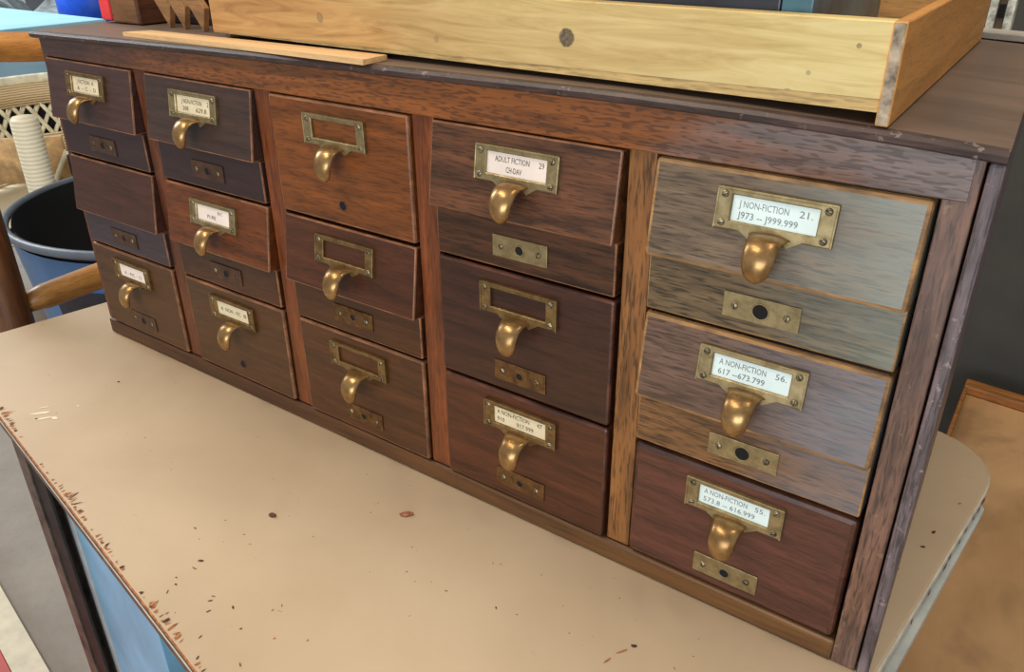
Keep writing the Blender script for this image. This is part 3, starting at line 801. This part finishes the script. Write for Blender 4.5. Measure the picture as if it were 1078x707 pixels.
# black label on the bin, following its curve
t = bmesh.new(); prev = None
for k in range(7):
    a = math.radians(-84+4.2*k)
    pr = []
    for zz in (-.57, -.475):
        r = .24+(.312-.24)*((zz-ZF)/(zr-ZF-.03))+.002
        pr.append(t.verts.new((-.652+r*math.cos(a), .513+r*math.sin(a), zz)))
    if prev: t.faces.new((prev[0], pr[0], pr[1], prev[1]))
    prev = pr
bin_label = MB(); bin_label.add(t)
o = obj('bin_sticker', bin_label, plain('black_sticker', (26, 30, 40), .5), binb); o['label'] = 'black square sticker'

# white wicker chair
wk = thing('wicker_chair', (-1.7, .75, ZF), 'cream wicker armchair with lattice openings behind the blue bin', 'chair')
wm_, nt, b = new_mat('wicker_weave')
tc = coords(nt, (1, 1, 1), False)
w1 = nt.nodes.new('ShaderNodeTexWave'); w1.wave_type = 'BANDS'; w1.bands_direction = 'Z'; w1.inputs['Scale'].default_value = 40; w1.inputs['Distortion'].default_value = 1.5; w1.inputs['Detail'].default_value = 2
nt.links.new(tc, w1.inputs['Vector'])
c = ramp(nt, w1.outputs[1], [(.1, (186, 146, 98)), (.5, (224, 200, 156)), (.9, (238, 222, 188))])
nt.links.new(c, b.inputs['Base Color']); b.inputs['Roughness'].default_value = .6; bump(nt, b, w1.outputs[1], .5, .004)
cream = plain('cream_cane', (238, 226, 196), .55, var=.1, scale=40); tan = plain('tan_cane', (196, 158, 108), .6, var=.15, scale=40)
wc = Vector((-1.72, .86))
def arcp(a, r, z): return (wc.x+r*math.cos(a), wc.y+r*math.sin(a), z)
def band(r, z0, z1, a0, a1, n=30):
    t = bmesh.new(); prev = None
    for k in range(n+1):
        a = math.radians(a0+(a1-a0)*k/n)
        vs = [t.verts.new(arcp(a, rr, zz)) for rr, zz in ((r, z0), (r, z1), (r-.02, z1), (r-.02, z0))]
        if prev:
            for i in range(4): t.faces.new((prev[i], vs[i], vs[(i+1) % 4], prev[(i+1) % 4]))
        prev = vs
    bmesh.ops.recalc_face_normals(t, faces=t.faces)
    for f in t.faces: f.smooth = True
    mb = MB(); mb.add(t); return mb
RB = .40
o = obj('back_band', band(RB, -.44, -.360, -30, 250), wm_, wk)
obj('rim', MB().tube([arcp(math.radians(-30+280*k/40), RB-.01, -.358) for k in range(41)], .016, 10), cream, wk)
lat = MB()
for k in range(44):
    for s_ in (-1, 1):
        a = -30+280*k/43
        lat.tube([arcp(math.radians(a+s_*j*2.4), RB-.01+s_*.004, -.435-.0275*j) for j in range(5)], .0075, 6)
obj('lattice', lat, cream, wk)
obj('middle_band', band(RB, -.615, -.54, -30, 250), wm_, wk)
lo = MB()
for k in range(36):
    a = math.radians(-30+280*k/35); a2 = math.radians(-30+280*(k+.7)/35)
    lo.tube([arcp(a, RB-.01, -.615), arcp((a+a2)/2-.02, RB-.005, -.645), arcp(a2, RB-.01, -.675)], .0085, 6)
obj('lower_lattice', lo, cream, wk)
obj('lower_band', band(RB, -.82, -.67, -30, 250), wm_, wk)
obj('seat', MB().lathe([(0, -.02), (RB-.02, -.02), (RB-.02, 0), (0, 0)], (wc.x, wc.y, -.680), 40), wm_, wk)
pp = Vector((-1.33, .555))
post_m, nt, b = new_mat('wrapped_cane')
w1 = nt.nodes.new('ShaderNodeTexWave'); w1.bands_direction = 'Z'; w1.inputs['Scale'].default_value = 30; w1.inputs['Distortion'].default_value = 1.0
nt.links.new(coords(nt, (1, 1, 1), False), w1.inputs['Vector'])
nt.links.new(ramp(nt, w1.outputs[1], [(.1, (222, 208, 172)), (.6, (242, 234, 208))]), b.inputs['Base Color']); b.inputs['Roughness'].default_value = .6; bump(nt, b, w1.outputs[1], .3, .003)
o = obj('shade_backing', band(RB+.03, -.56, -.44, -30, 250), plain('lattice_shade_dark', (22, 24, 28), .8), wk); o['label'] = 'dark backing added as shade behind the lattice'  # dark sheet added to stand for the shade seen through the lattice
obj('arm_post', MB().tube([(pp.x, pp.y, ZF), (pp.x, pp.y, -.6), (pp.x, pp.y, -.33), (pp.x, pp.y, -.318)], [.034, .034, .033, .026], 18), post_m, wk)
for ang in (40, 140, 215): 
    q_ = arcp(math.radians(ang), RB-.03, 0); obj('leg', MB().tube([(q_[0], q_[1], ZF), (q_[0], q_[1], -.70)], .025, 12), cream, wk)
# dark weave of the near side seen beside the post
obj('side_weave', band(RB-.03, -.52, -.40, -62, -31), tan, wk)

# teal tote behind the wicker chair
tt = thing('storage_tote', (-2.6, 1.15, ZF), 'dark teal storage tote behind the wicker chair', 'tote')
obj('tote_body', MB().box(-2.68, -2.2, .93, 1.5, ZF, -.40, bev=.03), plain('dark_teal', (52, 82, 92), .5, var=.12, scale=4), tt)
o = obj('lid', MB().box(-2.71, -2.17, .90, 1.53, -.40, -.365, bev=.01), plain('tote_lid', (84, 112, 122), .45, var=.08, scale=4), tt); o['label'] = 'lighter grey-blue lid'

# pale blue table far away
bt = thing('blue_table', (-3.9, 1.55, ZF), 'large pale sky blue table far behind the cabinet', 'table')
sk2 = plain('sky_blue_top', (176, 226, 240), .5, var=.04, scale=3)
obj('table_top', MB().box(-5.2, -3.05, 1.28, 1.80, -.33, -.30, bev=.006), sk2, bt)
for lx, ly in ((-5.1, 1.34), (-3.12, 1.34), (-5.1, 1.74), (-3.12, 1.74)): obj('leg', MB().box(lx-.025, lx+.025, ly-.025, ly+.025, ZF, -.33), plain('table_leg_grey', (120, 120, 118), .6), bt)
tag(obj('blue_barrel', MB().lathe([(0, 0), (.16, 0), (.19, .1), (.19, .62), (.2, .64), (.2, 1.0), (0, 1.0)], (-3.66, 2.12, ZF), 40), plain('barrel_blue', (18, 84, 214), .4, var=.08)), 'bright blue plastic barrel behind the pale blue table', 'barrel')
gp = thing('metal_rack', (-2.86, 1.2, ZF), 'grey metal rack with upright posts in front of the pale blue table', 'rack')
for xx, yy in ((-2.83, 1.17), (-3.02, 1.12)): obj('post', MB().box(xx-.02, xx+.02, yy-.02, yy+.02, ZF, -.16), plain('grey_post', (120, 112, 104), .6, var=.2), gp)
obj('shelf', MB().box(-3.05, -2.80, 1.09, 1.20, -.55, -.53), plain('rack_shelf', (110, 120, 122), .6), gp)
t = bmesh.new(); bmesh.ops.create_grid(t, x_segments=24, y_segments=12, size=1)
for v in t.verts:
    v.co = Vector((-5.6+v.co.x*1.7, 2.75+v.co.y*.6, -.50+.10*math.sin(v.co.x*9+v.co.y*4)+.05*random.random()-.12*abs(v.co.y)))
e = bmesh.ops.extrude_face_region(t, geom=list(t.faces)); 
for v in [g_ for g_ in e['geom'] if isinstance(g_, bmesh.types.BMVert)]: v.co.z = ZF
mb = MB(); mb.add(t)
tag(obj('plastic_tarp', mb, plain('grey_plastic', (150, 158, 158), .35, var=.35, scale=5)), 'crumpled grey plastic tarp over a pile behind the pale blue table', 'tarp')

# bench with a tan plywood top at the far side of the table
wb = thing('plywood_bench', (1.3, .4, ZF), 'low bench with a stained tan plywood top and a raised wooden rim', 'bench')
plym, nt, b = new_mat('stained_plywood')
n1 = noise(nt, coords(nt, (7, 3, 3), False), 1, 5, .6, .6); n2 = noise(nt, coords(nt, (9, 6, 6), False), 1, 4, .6, .4)
c = ramp(nt, n1, [(.3, (164, 122, 78)), (.7, (192, 150, 104))]); c = mix(nt, c, lin((84, 60, 40)), ramp(nt, n2, [(.52, (0, 0, 0)), (.74, (190,)*3)]))
nt.links.new(c, b.inputs['Base Color']); b.inputs['Roughness'].default_value = .6
zb = -.60
W0 = Vector((.785, 1.01)); ub = Vector((.995, -.10)); vb = Vector((.02, -1.0))
obj('bench_top', uvbox(MB(), W0, 1.0, 1.35, zb-.025, zb, u_=ub, v_=vb), plym, wb)
rimw = wood('bench_rim', (138, 86, 40), 'x', .75, 1.2, .2, rough=.5, coat=.1)
obj('rim', uvbox(MB(), W0-vb*.002, 1.0, .030, zb+.0003, zb+.016, u_=ub, v_=vb, bev=.003), rimw, wb)
obj('rim', uvbox(MB(), W0+vb*.031, .006, 1.30, zb+.0003, zb+.012, u_=ub, v_=vb), rimw, wb)
for du, dv in ((.09, .08), (.93, .08), (.93, 1.27), (.20, 1.27)):
    q_ = W0+ub*du+vb*dv; obj('leg', MB().box(q_.x-.03, q_.x+.03, q_.y-.03, q_.y+.03, ZF, zb-.025), rimw, wb)
# slotted upright behind the cabinet
up_ = MB().box(.722, .730, .695, .715, ZF, .55); up_.box(.730, .739, .6975, .7125, ZF, .55, 1); up_.box(.739, .747, .695, .715, ZF, .55)
for k in range(60):
    z = ZF+.02+k*.026; up_.box(.7315, .7375, .6962, .6974, z, z+.014, 2)
tag(obj('slotted_upright', up_, [plain('chipped_white_paint', (190, 184, 170), .6, var=.4, scale=90), plain('brown_steel', (84, 66, 48), .6, var=.3), M['dark']]), 'chipped white slotted steel upright standing behind the cabinet', 'shelf upright')

# ------------------------------------------------------------------ light
def area(name, loc, target, size, size_y, power, color):
    l = bpy.data.lights.new(name, 'AREA'); l.shape = 'RECTANGLE'; l.size = size; l.size_y = size_y; l.energy = power; l.color = color
    o = bpy.data.objects.new(name, l); COL.objects.link(o); o.location = loc
    o.rotation_euler = (Vector(target)-Vector(loc)).to_track_quat('-Z', 'Y').to_euler(); return o
area('garage_door_daylight', (1.25, -2.8, .05), (.5, 0, -.15), 1.9, 1.2, 52, (.86, .94, 1.0))
area('ceiling_lamp', (-.25, -.75, 1.75), (.35, 0, -.3), 1.2, .12, 22, (1, .86, .66))
area('ceiling_lamp', (1.0, .35, 1.75), (.6, 0, -.3), 1.2, .12, 17, (1, .88, .7))
area('yard_daylight', (-5.0, .2, 2.4), (-3.6, 1.6, -.4), 2.0, 2.0, 190, (.9, .96, 1))
w = bpy.data.worlds.new('world'); scene.world = w; w.use_nodes = True
bg = w.node_tree.nodes['Background']; bg.inputs[0].default_value = (.95, .97, 1.0, 1); bg.inputs[1].default_value = .38

# ------------------------------------------------------------------ camera
Rm = [[0.8141560408715165, 0.26085728699517535, -0.5187517874028655], [0.5806052630596681, -0.37633760749948353, 0.7219885966461], [-0.006889819995096469, -0.8890013953876045, -0.45785265028962874]]
cam = bpy.data.cameras.new('camera'); co = bpy.data.objects.new('camera', cam); COL.objects.link(co)
Rb = Matrix(((Rm[0][0], -Rm[0][1], -Rm[0][2]), (Rm[1][0], -Rm[1][1], -Rm[1][2]), (Rm[2][0], -Rm[2][1], -Rm[2][2])))
co.matrix_world = Matrix.Translation((0.85777406, -0.41345987, 0.12051264)) @ Rb.to_4x4()
cam.sensor_width = 36; cam.lens = 861.71/1078*36; cam.clip_start = .01; cam.clip_end = 60
scene.camera = co
scene.view_settings.view_transform = 'Standard'
scene.view_settings.look = 'None'
